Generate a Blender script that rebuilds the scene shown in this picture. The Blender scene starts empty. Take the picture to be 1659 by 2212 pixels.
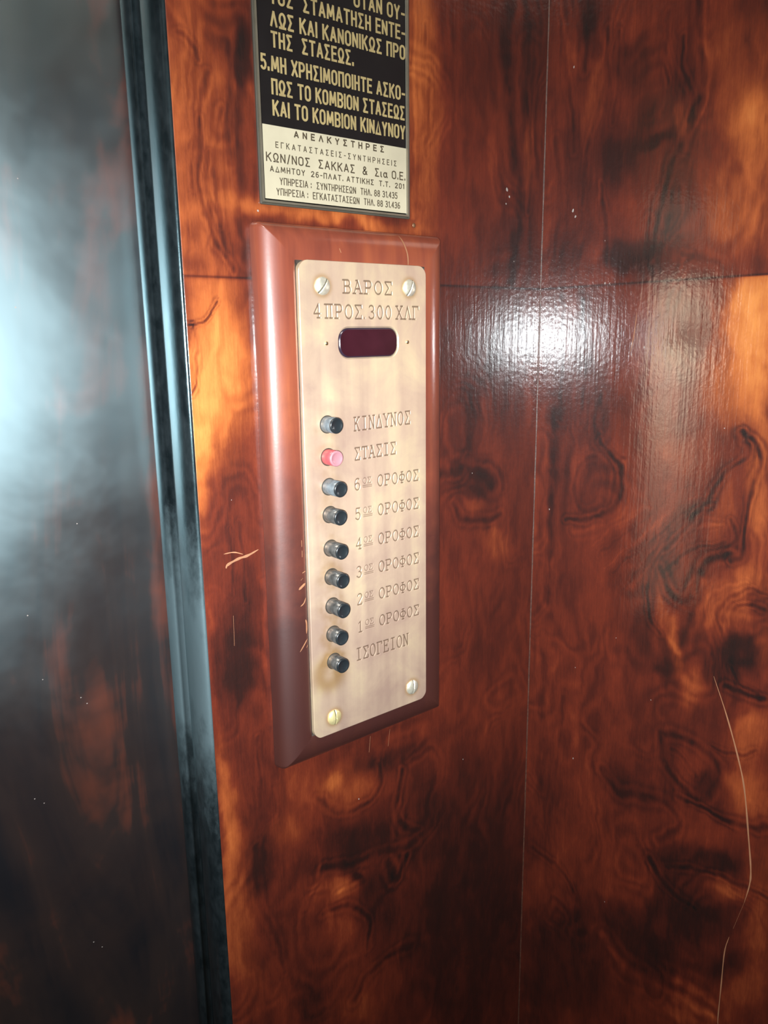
import bpy, bmesh, math
import numpy as np
from mathutils import Matrix, Vector

C = bpy.context.scene.collection
SC = bpy.context.scene

# ------------------------------------------------------------------ camera
EYE = Vector((0.0, -0.5, 1.5))
YAW, PITCH, ROLL = math.radians(38.6), math.radians(12.78), math.radians(-0.739)
fw = Vector((math.sin(YAW)*math.cos(PITCH), math.cos(YAW)*math.cos(PITCH), -math.sin(PITCH)))
rt = Vector((math.cos(YAW), -math.sin(YAW), 0)); up = rt.cross(fw)
rt2 = math.cos(ROLL)*rt + math.sin(ROLL)*up
up2 = -math.sin(ROLL)*rt + math.cos(ROLL)*up
cam_d = bpy.data.cameras.new('camera'); cam = bpy.data.objects.new('camera', cam_d); C.objects.link(cam)
cam_d.sensor_fit = 'VERTICAL'; cam_d.sensor_height = 36.0; cam_d.lens = 36.0*1697/2212
cam_d.clip_start = 0.01
cam.matrix_world = Matrix(((rt2.x, up2.x, -fw.x, EYE.x), (rt2.y, up2.y, -fw.y, EYE.y), (rt2.z, up2.z, -fw.z, EYE.z), (0, 0, 0, 1)))
SC.camera = cam

# ------------------------------------------------------------------ light and exposure
SC.view_settings.view_transform = 'Standard'; SC.view_settings.look = 'None'
SC.view_settings.exposure = 0.0; SC.view_settings.gamma = 1.0; SC.view_settings.use_curve_mapping = False
world = bpy.data.worlds.new('world'); SC.world = world; world.use_nodes = True
world.node_tree.nodes['Background'].inputs[0].default_value = (0.02, 0.02, 0.022, 1)
world.node_tree.nodes['Background'].inputs[1].default_value = 1.0
# the phone's flash, a small LED beside its lens
fl_d = bpy.data.lights.new('phone_flash', 'AREA'); fl_d.shape = 'DISK'; fl_d.size = 0.010
fl_d.energy = 5.6; fl_d.spread = math.radians(104); fl_d.color = (0.90, 0.97, 1.0)
fl = bpy.data.objects.new('phone_flash', fl_d); C.objects.link(fl)
fl.matrix_world = cam.matrix_world.copy()
fl.location = EYE - up2*0.012 - rt2*0.008
CEIL_LAMP = 15.0

# ------------------------------------------------------------------ helpers
def empty(name, loc, label=None, cat=None, group=None):
    o = bpy.data.objects.new(name, None); C.objects.link(o); o.location = loc
    o.empty_display_size = 0.02
    tag(o, label, cat, group)
    return o
def tag(o, label=None, cat=None, group=None, kind=None):
    if label: o['label'] = label
    if cat: o['category'] = cat
    if group: o['group'] = group
    if kind: o['kind'] = kind
    return o
def mesh_obj(name, V, F, mat, parent=None, smooth=False, attrs=None, fmat=None):
    me = bpy.data.meshes.new(name)
    V = np.asarray(V, dtype=np.float64)
    me.from_pydata(V.tolist(), [], F if isinstance(F, list) else F.tolist())
    for m in (mat if isinstance(mat, (list, tuple)) else [mat]): me.materials.append(m)
    if fmat is not None: me.polygons.foreach_set('material_index', np.asarray(fmat, dtype=np.int32))
    if smooth is not False:
        s = np.ones(len(me.polygons), dtype=bool) if smooth is True else np.asarray(smooth, dtype=bool)
        me.polygons.foreach_set('use_smooth', s)
    for k, a in (attrs or {}).items():
        at = me.attributes.new(k, 'FLOAT', 'POINT'); at.data.foreach_set('value', np.asarray(a, dtype=np.float32))
    me.update()
    o = bpy.data.objects.new(name, me); C.objects.link(o)
    if parent is not None:
        o.parent = parent; o.matrix_parent_inverse = Matrix.Identity(4)
        o.location = (0, 0, 0)
    return o
class MB:                                   # collects shapes into one mesh
    def __init__(s): s.V = []; s.F = []; s.M = []; s.S = []
    def add(s, V, F, m=0, smooth=False):
        n = len(s.V); s.V += [tuple(map(float, v)) for v in V]
        for f in F: s.F.append([i+n for i in f]); s.M.append(m); s.S.append(smooth)
    def box(s, x0, x1, y0, y1, z0, z1, m=0):
        s.add([(x0,y0,z0),(x1,y0,z0),(x1,y1,z0),(x0,y1,z0),(x0,y0,z1),(x1,y0,z1),(x1,y1,z1),(x0,y1,z1)],
              [(0,3,2,1),(4,5,6,7),(0,1,5,4),(1,2,6,5),(2,3,7,6),(3,0,4,7)], m)
    def build(s, name, mat, parent=None, origin=(0, 0, 0)):
        V = np.array(s.V) - np.array(origin)
        o = mesh_obj(name, V, s.F, mat, parent, smooth=s.S, fmat=s.M)
        if parent is None: o.location = origin
        return o
def hash2(i, j, seed):
    h = (i.astype(np.int64)*374761393 + j.astype(np.int64)*668265263 + seed*982451653) & 0x7fffffff
    h = ((h ^ (h >> 13))*1274126177) & 0x7fffffff
    return ((h ^ (h >> 16)) & 0xffff)/65535.0
def vnoise(x, y, seed=0):
    i = np.floor(x); j = np.floor(y); fx = x-i; fy = y-j
    fx = fx*fx*fx*(fx*(fx*6-15)+10); fy = fy*fy*fy*(fy*(fy*6-15)+10)
    a = hash2(i, j, seed); b = hash2(i+1, j, seed); c = hash2(i, j+1, seed); d = hash2(i+1, j+1, seed)
    return (a*(1-fx)+b*fx)*(1-fy) + (c*(1-fx)+d*fx)*fy
def fbm(x, y, seed=0, oct=4):
    s = 0; a = 0.5
    for k in range(oct):
        s = s + a*(vnoise(x, y, seed+k)-0.5); x = x*2.03+3.1; y = y*2.03+1.7; a *= 0.55
    return s*2
def seg_dist(px, py, a, b):
    vx, vy = b[0]-a[0], b[1]-a[1]; L = vx*vx+vy*vy+1e-12
    t = np.clip(((px-a[0])*vx+(py-a[1])*vy)/L, 0, 1)
    return np.hypot(px-a[0]-t*vx, py-a[1]-t*vy)
def smooth_line(pts, n=6):                  # Catmull-Rom through the points
    P = [np.array(p, float) for p in pts]
    if len(P) < 3: return P
    P = [2*P[0]-P[1]] + P + [2*P[-1]-P[-2]]; out = []
    for k in range(1, len(P)-2):
        for t in np.linspace(0, 1, n, endpoint=False):
            out.append(0.5*((2*P[k]) + (P[k+1]-P[k-1])*t + (2*P[k-1]-5*P[k]+4*P[k+1]-P[k+2])*t*t + (3*P[k]-P[k-1]-3*P[k+1]+P[k+2])*t**3))
    out.append(P[-2]); return out

# ------------------------------------------------------------------ materials
def new_mat(name):
    m = bpy.data.materials.new(name); m.use_nodes = True
    nt = m.node_tree; return m, nt, nt.nodes['Principled BSDF']
def nd(nt, t, **kw):
    n = nt.nodes.new(t)
    for k, v in kw.items():
        if k.startswith('i_'): n.inputs[int(k[2:])].default_value = v
        else: setattr(n, k, v)
    return n
def math_n(nt, op, a, b=None, clamp=False):
    n = nt.nodes.new('ShaderNodeMath'); n.operation = op; n.use_clamp = clamp
    for i, v in enumerate((a, b)):
        if v is None: continue
        if hasattr(v, 'links'): nt.links.new(v, n.inputs[i])
        else: n.inputs[i].default_value = v
    return n.outputs[0]
def coords(nt, scale=(1, 1, 1)):
    tc = nt.nodes.new('ShaderNodeTexCoord'); mp = nt.nodes.new('ShaderNodeMapping'); mp.inputs['Scale'].default_value = scale
    nt.links.new(tc.outputs['Object'], mp.inputs['Vector']); return mp.outputs[0]
def noise(nt, scale, vec, detail=3, rough=0.55, dist=0.0):
    n = nt.nodes.new('ShaderNodeTexNoise'); n.inputs['Scale'].default_value = scale; n.inputs['Detail'].default_value = detail
    n.inputs['Roughness'].default_value = rough; n.inputs['Distortion'].default_value = dist
    nt.links.new(vec, n.inputs['Vector']); return n.outputs['Fac']
def ramp(nt, fac, stops):
    r = nt.nodes.new('ShaderNodeValToRGB'); e = r.color_ramp.elements
    while len(e) < len(stops): e.new(0.5)
    for k, (p, c) in enumerate(stops): e[k].position = p; e[k].color = (*c, 1)
    nt.links.new(fac, r.inputs[0]); return r.outputs[0]
def mixc(nt, fac, a, b):
    n = nt.nodes.new('ShaderNodeMix'); n.data_type = 'RGBA'
    for i, v in ((0, fac), (6, a), (7, b)):
        if hasattr(v, 'links'): nt.links.new(v, n.inputs[i])
        else: n.inputs[i].default_value = v if i == 0 else (*v, 1)
    return n.outputs[2]
def bump(nt, bs, h, strength, dist):
    b = nt.nodes.new('ShaderNodeBump'); b.inputs['Strength'].default_value = strength; b.inputs['Distance'].default_value = dist
    nt.links.new(h, b.inputs['Height'])
    nt.links.new(b.outputs[0], bs.inputs['Normal'])
    if 'Coat Normal' in bs.inputs: nt.links.new(b.outputs[0], bs.inputs['Coat Normal'])
def simple(name, col, rough=0.4, metal=0.0, coat=0.0, noise_amt=0.12, nscale=60, bump_s=0.0):
    m, nt, bs = new_mat(name)
    v = coords(nt); n = noise(nt, nscale, v, 4)
    lo = tuple(max(0, c*(1-noise_amt)) for c in col); hi = tuple(min(1, c*(1+noise_amt)) for c in col)
    nt.links.new(ramp(nt, n, [(0.3, lo), (0.7, hi)]), bs.inputs['Base Color'])
    bs.inputs['Roughness'].default_value = rough; bs.inputs['Metallic'].default_value = metal
    bs.inputs['Coat Weight'].default_value = coat; bs.inputs['Coat Roughness'].default_value = 0.1
    if bump_s: bump(nt, bs, n, bump_s, 0.0005)
    return m
WOOD_STOPS = [(0.0, (0.33, 0.074, 0.019)), (0.18, (0.19, 0.0345, 0.0115)), (0.40, (0.096, 0.0150, 0.0068)), (0.58, (0.050, 0.0088, 0.0052)), (0.76, (0.020, 0.0055, 0.0042)), (1.0, (0.007, 0.0045, 0.004))]
HONEY_STOPS = [(0.0, (0.48, 0.170, 0.042)), (0.2, (0.36, 0.100, 0.022)), (0.45, (0.17, 0.034, 0.008)), (0.7, (0.05, 0.010, 0.005)), (1.0, (0.010, 0.005, 0.004))]
def veneer_mat():                           # varnished walnut burl; 'figure' and 'honey' hold the veneer's grain and one painted shadow
    m, nt, bs = new_mat('burl_veneer')
    a1 = nd(nt, 'ShaderNodeAttribute', attribute_name='figure').outputs['Fac']
    a2 = nd(nt, 'ShaderNodeAttribute', attribute_name='honey').outputs['Fac']
    v = coords(nt); vs = coords(nt, (1, 1, 0.07))
    fine = noise(nt, 700, vs, 4, 0.6); mid = noise(nt, 90, coords(nt, (1, 1, 0.4)), 5, 0.6, 0.6)
    pore = noise(nt, 1500, coords(nt, (1, 1, 0.2)), 2)
    d = math_n(nt, 'ADD', a1, math_n(nt, 'MULTIPLY', math_n(nt, 'SUBTRACT', fine, 0.5), 0.20))
    d = math_n(nt, 'ADD', d, math_n(nt, 'MULTIPLY', math_n(nt, 'SUBTRACT', mid, 0.5), 0.17))
    d = math_n(nt, 'ADD', d, math_n(nt, 'MULTIPLY', math_n(nt, 'SUBTRACT', pore, 0.5), 0.12), True)
    col = mixc(nt, math_n(nt, 'MULTIPLY', a2, 1.6, True), ramp(nt, d, WOOD_STOPS), ramp(nt, d, HONEY_STOPS))
    nt.links.new(col, bs.inputs['Base Color'])
    bs.inputs['Roughness'].default_value = 0.5; bs.inputs['Specular IOR Level'].default_value = 0.2
    bs.inputs['Coat Weight'].default_value = 1.0; bs.inputs['Coat Roughness'].default_value = 0.15; bs.inputs['Coat IOR'].default_value = 1.7
    st = noise(nt, 260, coords(nt, (1, 1, 0.05)), 3); op = noise(nt, 240, v, 2)
    h = math_n(nt, 'ADD', math_n(nt, 'MULTIPLY', st, 0.8), math_n(nt, 'MULTIPLY', op, 0.6))
    bump(nt, bs, h, 0.55, 0.0004)
    return m
# grain of the veneer with one painted shadow, millimetres from (camera foot x | corner) and 1.5 m height
PATCH_A=[(251,124,36,5,-8,-117,-.25,.20),(286,182,6,1,-1,-22,.32,.00),(268,192,7,3,7,-16,.18,.00),(244,158,11,-4,-11,-16,.08,.10),(254,-23,26,-1,-4,-60,-.42,.50),(236,-86,10,-1,-3,-39,-.22,.40),(261,-115,15,-2,-2,-30,.08,.00),(255,-242,18,-5,-2,-40,.32,-.10),(277,-207,10,-2,-3,-55,-.05,.00),(263,-182,15,-3,-1,-25,.15,.00),(247,-308,15,-6,-1,-19,.10,.00),(355,84,79,-0,-1,-8,-.30,.35),(444,182,14,2,-0,-105,-.22,.30),(497,156,32,4,2,-120,.02,-.10),(569,221,17,3,2,-54,.12,.00),(569,154,7,0,-2,-23,-.15,.10),(576,81,16,1,1,-28,.12,.00),(502,199,16,3,0,-21,.12,-.10),(482,90,21,2,0,-29,-.05,.00),(518,-17,65,-2,1,-61,.20,-.10),(508,-131,25,-3,0,-13,.35,-.10),(510,-150,12,-2,0,-9,-.12,.10),(507,-74,11,-1,0,-25,.15,.00),(534,-192,15,4,13,-17,-.18,.10),(517,-275,57,-14,2,-95,.04,.00),(493,-340,31,-10,0,-29,-.06,.00),(357,-384,30,-7,4,-24,-.30,.12),(340,-373,11,-1,3,-9,-.12,.20),(406,-376,50,-2,5,-13,.30,.00),(303,-362,18,-7,-1,-25,-.08,.05),(440,-429,28,-12,-0,-29,.16,.00),(368,-437,43,-14,2,-17,.30,.00),(349,-478,19,-1,6,-16,-.32,.05),(366,-480,9,-5,-0,-7,.50,.00),(388,-516,22,-11,-1,-35,.22,.00),(337,-452,29,-8,2,-11,.20,.00),(356,-526,26,-14,-1,-22,-.10,.00),(266,-423,10,-7,-7,-22,.25,.00),(298,-474,16,-11,-9,-36,.06,.00),(518,-618,98,-54,3,-150,.36,-.10),(398,-609,29,5,13,-22,-.12,.00),(247,-443,15,-6,3,-74,-.16,.15),(237,-344,8,-2,2,-48,-.20,.20),(458,-521,35,-6,6,-18,-.10,.00),(263,-541,22,-13,-2,-31,-.08,.00),(313,-573,19,-12,-1,-38,.15,.00),(494,-414,38,-15,0,-25,.05,.00),(564,-495,29,-12,2,-67,.16,.00),(364,-620,38,-24,-0,-15,-.08,.05),(292,-401,19,2,6,-14,-.10,.10),(422,-474,16,-13,-12,-22,.05,.00)]  # dark patch right below the panel frame paints its shadow into the veneer
VEIN_A=[([(260.7,165.9),(254.2,142.3),(247.9,116.7),(245.4,96.1)],2.0,0.25),([(253.8,137.3),(250.7,106.7),(252.3,76.2),(259.4,57.7),(270.0,42.9)],2.0,0.3),([(268.8,144.5),(262.7,108.1),(263.1,77.0),(265.9,50.5)],2.4,0.22),([(284.4,201.7),(283.0,155.9),(282.8,110.3),(278.4,78.1),(280.0,51.2)],4.6,0.25),([(239.3,182.9),(249.9,176.4),(254.0,171.9)],1.9,0.22),([(279.2,210.3),(275.9,182.7),(275.3,146.9),(274.8,110.0)],2.8,0.15),([(241.8,89.5),(238.1,60.8),(241.5,40.7)],1.6,0.14),([(258.3,116.6),(258.1,88.2),(263.6,68.2)],1.4,0.2),([(255.5,23.1),(250.1,15.2),(240.4,10.6),(232.9,12.4)],0.5,0.55),([(237.7,10.6),(240.1,-2.0),(239.4,-17.3),(239.4,-27.5),(235.3,-37.5)],0.5,0.5),([(258.1,-131.9),(257.0,-156.0),(254.7,-187.4)],1.1,0.2),([(266.8,-129.9),(265.6,-157.6),(263.5,-193.0)],1.5,0.2),([(541.4,268.4),(539.2,215.7),(545.0,162.4),(554.3,118.3),(552.7,63.6),(549.1,43.6)],7.8,0.36),([(562.2,252.0),(561.3,201.5),(572.4,154.5),(568.2,107.9)],3.1,0.2),([(575.9,276.1),(576.3,203.9),(582.9,128.7)],3.1,0.15),([(435.6,245.0),(435.2,164.7),(434.4,93.4)],1.9,-0.2),([(446.4,228.3),(448.7,183.3),(445.3,139.2)],2.0,0.15),([(462.3,-121.0),(490.5,-117.2),(520.3,-125.0),(531.8,-138.2)],6.2,0.3),([(482.2,-148.8),(491.1,-161.7),(515.2,-169.8),(540.2,-168.3)],3.7,0.25),([(476.2,-112.3),(502.0,-108.8),(535.6,-118.9),(545.8,-142.2)],3.2,0.15),([(500.9,-44.5),(504.3,-73.4),(498.9,-98.0)],4.1,0.2),([(325.4,-380.0),(348.8,-404.0),(379.2,-409.0),(392.7,-393.7),(387.8,-373.4)],2.8,0.25),([(416.1,-393.5),(406.9,-423.0),(416.7,-446.5),(436.8,-461.3)],3.1,0.3),([(262.2,-399.5),(263.8,-447.4),(279.4,-486.8),(281.8,-529.6)],3.0,0.2),([(327.6,-452.5),(357.3,-457.6),(399.7,-465.6),(433.8,-473.9)],4.2,0.25),([(399.6,-477.7),(407.7,-501.5),(422.1,-483.5)],4.4,0.35),([(326.0,-495.9),(356.1,-504.7),(376.8,-527.9),(376.2,-555.2)],3.0,0.25),([(427.3,-584.1),(375.6,-585.5),(353.4,-602.8)],4.4,0.22),([(323.8,-423.5),(322.5,-459.2),(309.7,-480.3)],2.6,-0.14),([(341.4,-482.7),(372.3,-484.0),(375.2,-475.7)],2.9,-0.2),([(235.8,-186.6),(234.9,-277.2),(236.1,-335.3),(236.4,-416.5),(235.2,-501.8)],4.5,-0.15),([(281.2,-178.7),(280.3,-234.3),(284.4,-297.8)],2.5,-0.15),([(281.6,-353.6),(284.6,-380.0),(267.0,-389.1)],2.3,-0.1),([(271.3,-309.2),(266.7,-355.8),(266.1,-388.7)],1.8,0.15),([(283.9,-309.6),(286.3,-347.2)],1.8,0.1)]
PATCH_B=[(44,252,12,-3,1,-17,.32,.00),(89,210,18,-4,1,-20,.26,.00),(78,140,20,-9,-8,-19,.34,.00),(114,146,15,4,3,-5,.35,.00),(81,59,14,-1,1,-17,.36,.00),(106,57,22,-2,1,-15,.30,.00),(32,63,16,-1,1,-24,.18,.00),(182,181,28,-7,4,-40,-.10,.15),(193,138,19,-4,2,-26,-.26,.35),(187,87,25,-3,3,-29,-.16,.20),(134,192,10,-2,2,-19,.10,.00),(124,172,12,-3,2,-20,.12,.00),(21,241,10,-3,2,-33,-.06,.00),(50,184,10,-3,-4,-28,-.16,.10),(62,216,7,-3,-4,-19,-.10,.00),(133,157,7,1,5,-10,-.20,.10),(91,106,7,-1,2,-29,-.12,.00),(34,132,13,-2,2,-30,.10,.00),(135,86,16,-6,-7,-19,.12,-.10),(100,167,9,-2,1,-14,.20,.00),(46,-14,56,0,3,-65,.12,-.10),(209,4,22,-0,5,-50,-.42,.60),(188,-48,28,1,2,-25,-.20,.30),(136,-43,25,1,2,-30,-.02,.00),(218,-99,9,1,5,-49,-.22,.30),(70,-138,23,3,1,-26,.14,.00),(46,-119,11,1,1,-17,-.08,.00),(165,-94,24,3,1,-17,-.14,.05),(144,-147,30,26,22,-23,-.04,.00),(197,-219,27,7,2,-23,-.30,.10),(219,-187,14,3,1,-15,-.20,.15),(218,-251,16,5,1,-15,.35,.00),(233,-240,7,2,1,-15,-.15,.10),(150,-283,13,4,1,-11,.32,.00),(123,-274,18,-0,-9,-32,.16,.00),(159,-263,6,3,5,-24,-.30,.20),(144,-234,6,2,2,-21,-.15,.10),(158,-157,16,20,6,-4,.14,.00),(192,-139,8,-1,-5,-30,-.12,.10),(176,-298,10,2,-2,-19,-.25,.10),(204,-269,19,7,2,-18,.26,.00),(181,-368,21,-8,-10,-18,-.02,-.10),(165,-366,11,5,1,-17,.20,.00),(234,-375,17,8,2,-22,-.28,.10),(235,-321,13,-3,-9,-25,-.24,.10),(169,-464,27,15,1,-12,.22,.00),(215,-445,16,9,1,-9,.36,.00),(221,-466,13,8,1,-10,-.28,.10),(207,-421,24,8,-1,-15,-.15,.00),(44,-561,42,25,2,-38,-.08,.00),(126,-508,30,18,2,-34,-.10,.00),(182,-486,22,13,2,-26,.20,.00),(205,-510,25,16,2,-23,.24,.00),(152,-544,52,34,2,-27,.24,.00),(68,-639,59,41,4,-72,.26,-.05),(167,-582,41,13,-8,-34,.30,.00),(248,-549,17,13,2,-22,-.20,.05),(253,-489,13,8,3,-30,-.25,.10),(110,-419,15,7,1,-19,.18,.00),(154,-403,27,13,2,-27,.16,.00),(201,-376,9,4,1,-9,.25,.00),(71,-392,43,18,3,-49,-.04,.00),(117,-354,29,12,2,-27,.05,.00),(250,-438,11,6,2,-25,-.10,.10),(231,-541,16,11,1,-13,.25,.00),(37,-686,25,18,3,-70,.10,.00)]
VEIN_B=[([(33.9,269.0),(42.3,242.4),(40.0,214.9)],3.4,0.25),([(142.0,236.9),(148.0,207.6),(152.0,181.7),(146.3,160.8),(138.2,142.9),(128.4,117.8),(117.8,95.2),(112.1,56.7)],3.6,0.38),([(132.6,214.8),(132.0,192.8),(143.9,167.7),(141.1,155.4)],2.4,0.3),([(65.0,243.0),(62.6,209.5),(55.4,175.9),(45.4,141.4),(42.5,104.4)],2.4,0.2),([(76.4,236.5),(76.3,202.8),(71.8,169.1)],1.8,0.2),([(115.8,232.0),(113.7,206.9),(119.2,186.1)],2.1,0.15),([(19.3,273.3),(20.2,223.3),(31.4,177.1),(31.9,147.4)],2.5,0.2),([(107.9,85.7),(107.8,57.0),(113.0,43.9)],3.5,0.25),([(11.8,165.9),(16.5,119.2),(14.2,52.1)],3.2,0.15),([(63.2,120.3),(69.7,89.9),(69.6,52.3)],2.8,0.25),([(139.3,129.5),(129.7,100.6),(125.8,69.7)],2.1,0.18),([(151.0,216.0),(156.0,177.7),(150.7,153.5)],1.5,-0.12),([(46.0,84.9),(42.8,50.2)],2.5,0.15),([(137.7,47.7),(153.1,53.5),(144.7,61.1)],2.0,0.15),([(19.6,-69.6),(20.1,-145.0),(23.7,-199.6),(20.6,-262.1)],6.9,0.28),([(25.8,31.2),(28.9,-35.0),(28.2,-77.7)],3.2,0.15),([(49.1,26.2),(54.9,-34.3),(52.0,-76.0)],3.0,0.18),([(73.4,-54.0),(67.4,-79.0),(76.0,-99.0)],3.5,0.2),([(75.8,-94.9),(93.9,-113.7),(98.8,-137.9),(92.0,-160.1),(75.0,-169.5),(41.0,-174.2)],2.5,0.38),([(51.6,-118.7),(64.1,-110.8),(79.4,-115.4),(87.0,-135.4),(79.4,-157.9),(60.2,-163.3),(49.5,-149.6),(48.1,-132.2),(51.6,-118.7)],3.0,0.16),([(99.6,-113.0),(105.0,-145.3),(91.1,-169.7),(49.7,-186.2)],3.0,-0.18),([(75.3,-86.6),(98.3,-107.0)],2.4,-0.12),([(83.6,-212.7),(155.6,-147.3),(182.4,-126.8),(198.4,-103.5)],1.2,-0.18),([(92.9,-216.3),(161.4,-152.2),(186.1,-132.7)],1.3,0.2),([(76.9,-202.2),(135.4,-148.6),(167.1,-120.2)],1.3,0.15),([(71.3,-194.5),(126.1,-144.1)],1.4,-0.12),([(113.0,-224.5),(158.7,-170.5),(193.1,-146.6)],1.7,-0.15),([(103.7,-231.2),(146.1,-175.0),(184.8,-140.4)],1.3,0.2),([(201.0,-74.8),(214.0,-86.7),(218.7,-102.8),(212.9,-129.2),(212.0,-155.1),(212.3,-170.8),(205.0,-177.7)],2.2,0.48),([(201.0,-74.8),(207.7,-92.3),(198.6,-105.3),(185.8,-121.0),(179.8,-137.8),(166.2,-160.3),(148.0,-182.8),(133.0,-203.5),(128.2,-226.7),(134.0,-249.2),(145.6,-257.9)],2.1,0.42),([(207.5,-78.8),(214.1,-99.4),(206.0,-122.2)],1.4,0.2),([(204.5,-172.4),(187.2,-183.5),(175.9,-208.4),(165.3,-222.9),(152.9,-218.3),(145.4,-200.6)],3.5,0.42),([(180.0,-207.8),(170.3,-233.1),(164.3,-260.2)],5.2,0.42),([(198.4,-141.9),(205.6,-159.4),(195.3,-172.8)],1.5,0.25),([(148.2,-203.3),(171.8,-177.8),(198.3,-162.7)],1.7,0.25),([(201.7,-245.9),(194.2,-228.0),(202.5,-210.0),(220.3,-197.7),(232.9,-196.4)],2.0,0.2),([(208.6,-235.8),(205.7,-224.8),(214.2,-212.7),(232.4,-209.7)],1.9,0.25),([(185.0,-238.7),(185.3,-218.4),(197.8,-201.4),(219.8,-192.1)],1.6,-0.15),([(205.6,-286.8),(225.5,-287.2),(241.4,-285.3)],2.7,0.4),([(211.4,-266.9),(220.3,-279.9),(235.6,-282.3)],2.0,0.25),([(154.7,-351.5),(158.3,-375.4),(174.3,-389.4),(195.3,-394.1),(207.7,-377.4),(210.0,-360.3),(197.5,-349.5),(174.8,-344.8),(154.7,-351.5)],4.0,0.26),([(164.6,-361.7),(178.2,-364.7),(192.1,-376.1)],1.9,0.2),([(175.3,-401.7),(205.6,-401.3),(236.0,-402.1),(251.5,-391.7)],2.5,0.38),([(96.1,-417.1),(111.4,-426.2),(136.7,-420.6),(165.4,-415.3),(179.7,-429.8),(157.4,-452.6)],4.0,0.25),([(201.8,-341.2),(221.9,-340.9),(240.1,-330.8)],1.7,0.3),([(168.5,-476.2),(199.2,-463.0),(235.9,-452.6),(257.5,-454.9)],2.2,0.3),([(149.5,-477.4),(165.0,-492.8),(197.9,-501.5)],3.2,0.3),([(106.5,-594.0),(132.7,-614.2),(168.6,-607.6),(201.5,-602.3),(222.4,-600.1)],6.4,-0.26),([(178.5,-590.5),(206.0,-579.8),(222.5,-586.1)],5.8,-0.2),([(160.4,-633.8),(193.8,-623.6)],5.6,-0.15),([(12.1,-544.0),(56.3,-552.3),(68.7,-561.4)],3.4,0.2),([(45.9,-592.3),(34.6,-622.6),(53.5,-621.7)],3.7,-0.12),([(46.7,-352.2),(38.7,-432.2),(36.3,-514.0)],3.2,0.12),([(18.5,-311.9),(19.8,-388.0),(18.8,-468.2)],5.2,0.15)]
SCRATCH_A=[([(250.4,-153.7),(258.6,-153.9),(266.0,-156.7)],0.57),([(251.6,-164.8),(253.2,-162.3),(262.1,-159.4),(269.8,-158.4),(278.9,-155.5)],1.22),([(380.6,-343.7),(378.7,-358.7)],0.71),([(402.6,-344.7),(400.2,-360.6)],0.62),([(255.3,-201.9),(254.6,-225.5)],0.51)]
SCRATCH_B=[([(197.4,-280.2),(211.2,-310.3),(223.6,-342.3),(231.4,-368.1),(238.6,-408.5),(243.1,-436.8),(243.3,-451.3),(240.6,-469.5)],0.84),([(240.6,-469.5),(233.6,-499.9)],0.33),([(230.8,-510.1),(228.2,-527.4),(228.1,-561.4),(228.1,-595.6),(228.8,-603.4)],0.60),([(104.5,14.7),(103.0,-2.3),(100.4,-17.6)],0.45)]
CHIP_A=[(366.5,-399.6,0.82),(299.7,-339.1,0.70),(494.4,-408.8,0.68),(590.3,-423.1,0.59),(291.6,83.6,0.91),(259.1,-115.0,0.37),(551.5,61.6,0.61),(540.5,120.8,1.77),(543.7,115.4,1.19),(539.7,109.3,0.89),(483.0,30.3,0.41),(542.3,-29.8,0.46),(494.8,-20.2,0.42),(524.0,-25.1,0.45),(502.3,-124.5,0.60)]
CHIP_B=[(60.2,-416.4,0.92),(58.1,-319.6,0.58),(102.0,-275.5,0.51),(141.5,-322.5,0.49),(105.8,-553.6,0.62),(113.5,-13.7,0.88),(34.1,103.5,1.53),(36.9,98.2,1.27),(29.2,219.3,1.01),(19.4,-167.9,0.86),(69.2,75.0,0.47),(71.2,40.0,0.95),(76.0,39.7,0.71),(44.0,37.1,0.51),(88.0,-33.4,0.47),(69.7,9.8,0.36),(64.8,1.2,0.37),(58.6,-1.9,0.37),(80.1,-6.0,0.35),(56.2,-11.9,0.37),(76.5,38.5,0.47),(188.8,-75.1,0.56),(173.9,-11.6,0.38)]
def worn_gloss(nt, bs, polished, dulled, sock='Coat Roughness'):   # varnish dulled by hands around button height, patchy
    sp = nt.nodes.new('ShaderNodeSeparateXYZ'); geo = nt.nodes.new('ShaderNodeNewGeometry')
    nt.links.new(geo.outputs['Position'], sp.inputs[0])
    z = math_n(nt, 'ADD', sp.outputs[2], math_n(nt, 'MULTIPLY', math_n(nt, 'SUBTRACT', noise(nt, 30, coords(nt), 4, 0.6), 0.5), 0.08))
    t = math_n(nt, 'SUBTRACT', z, 0.9, True)             # height above 0.9 m
    g = ramp(nt, t, [(0.20, (polished,)*3), (0.29, (dulled,)*3), (0.41, (dulled,)*3), (0.49, (polished,)*3)])
    nt.links.new(g, bs.inputs[sock])
def scuffed_grey_sheen(nt, bs):                   # rubbed paint at hand height, flash sheen put into its grey
    src = bs.inputs['Base Color'].links[0].from_socket
    sp = nt.nodes.new('ShaderNodeSeparateXYZ'); geo = nt.nodes.new('ShaderNodeNewGeometry'); nt.links.new(geo.outputs['Position'], sp.inputs[0])
    z = math_n(nt, 'ADD', sp.outputs[2], math_n(nt, 'MULTIPLY', math_n(nt, 'SUBTRACT', noise(nt, 60, coords(nt, (1, 1, 0.5)), 6, 0.7), 0.5), 0.20))
    f = ramp(nt, math_n(nt, 'SUBTRACT', z, 0.9, True), [(0.24, (0.0,)*3), (0.32, (1.0,)*3), (0.40, (0.9,)*3), (0.47, (0.0,)*3)])
    nt.links.new(mixc(nt, f, src, (0.050, 0.068, 0.074)), bs.inputs['Base Color'])
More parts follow.
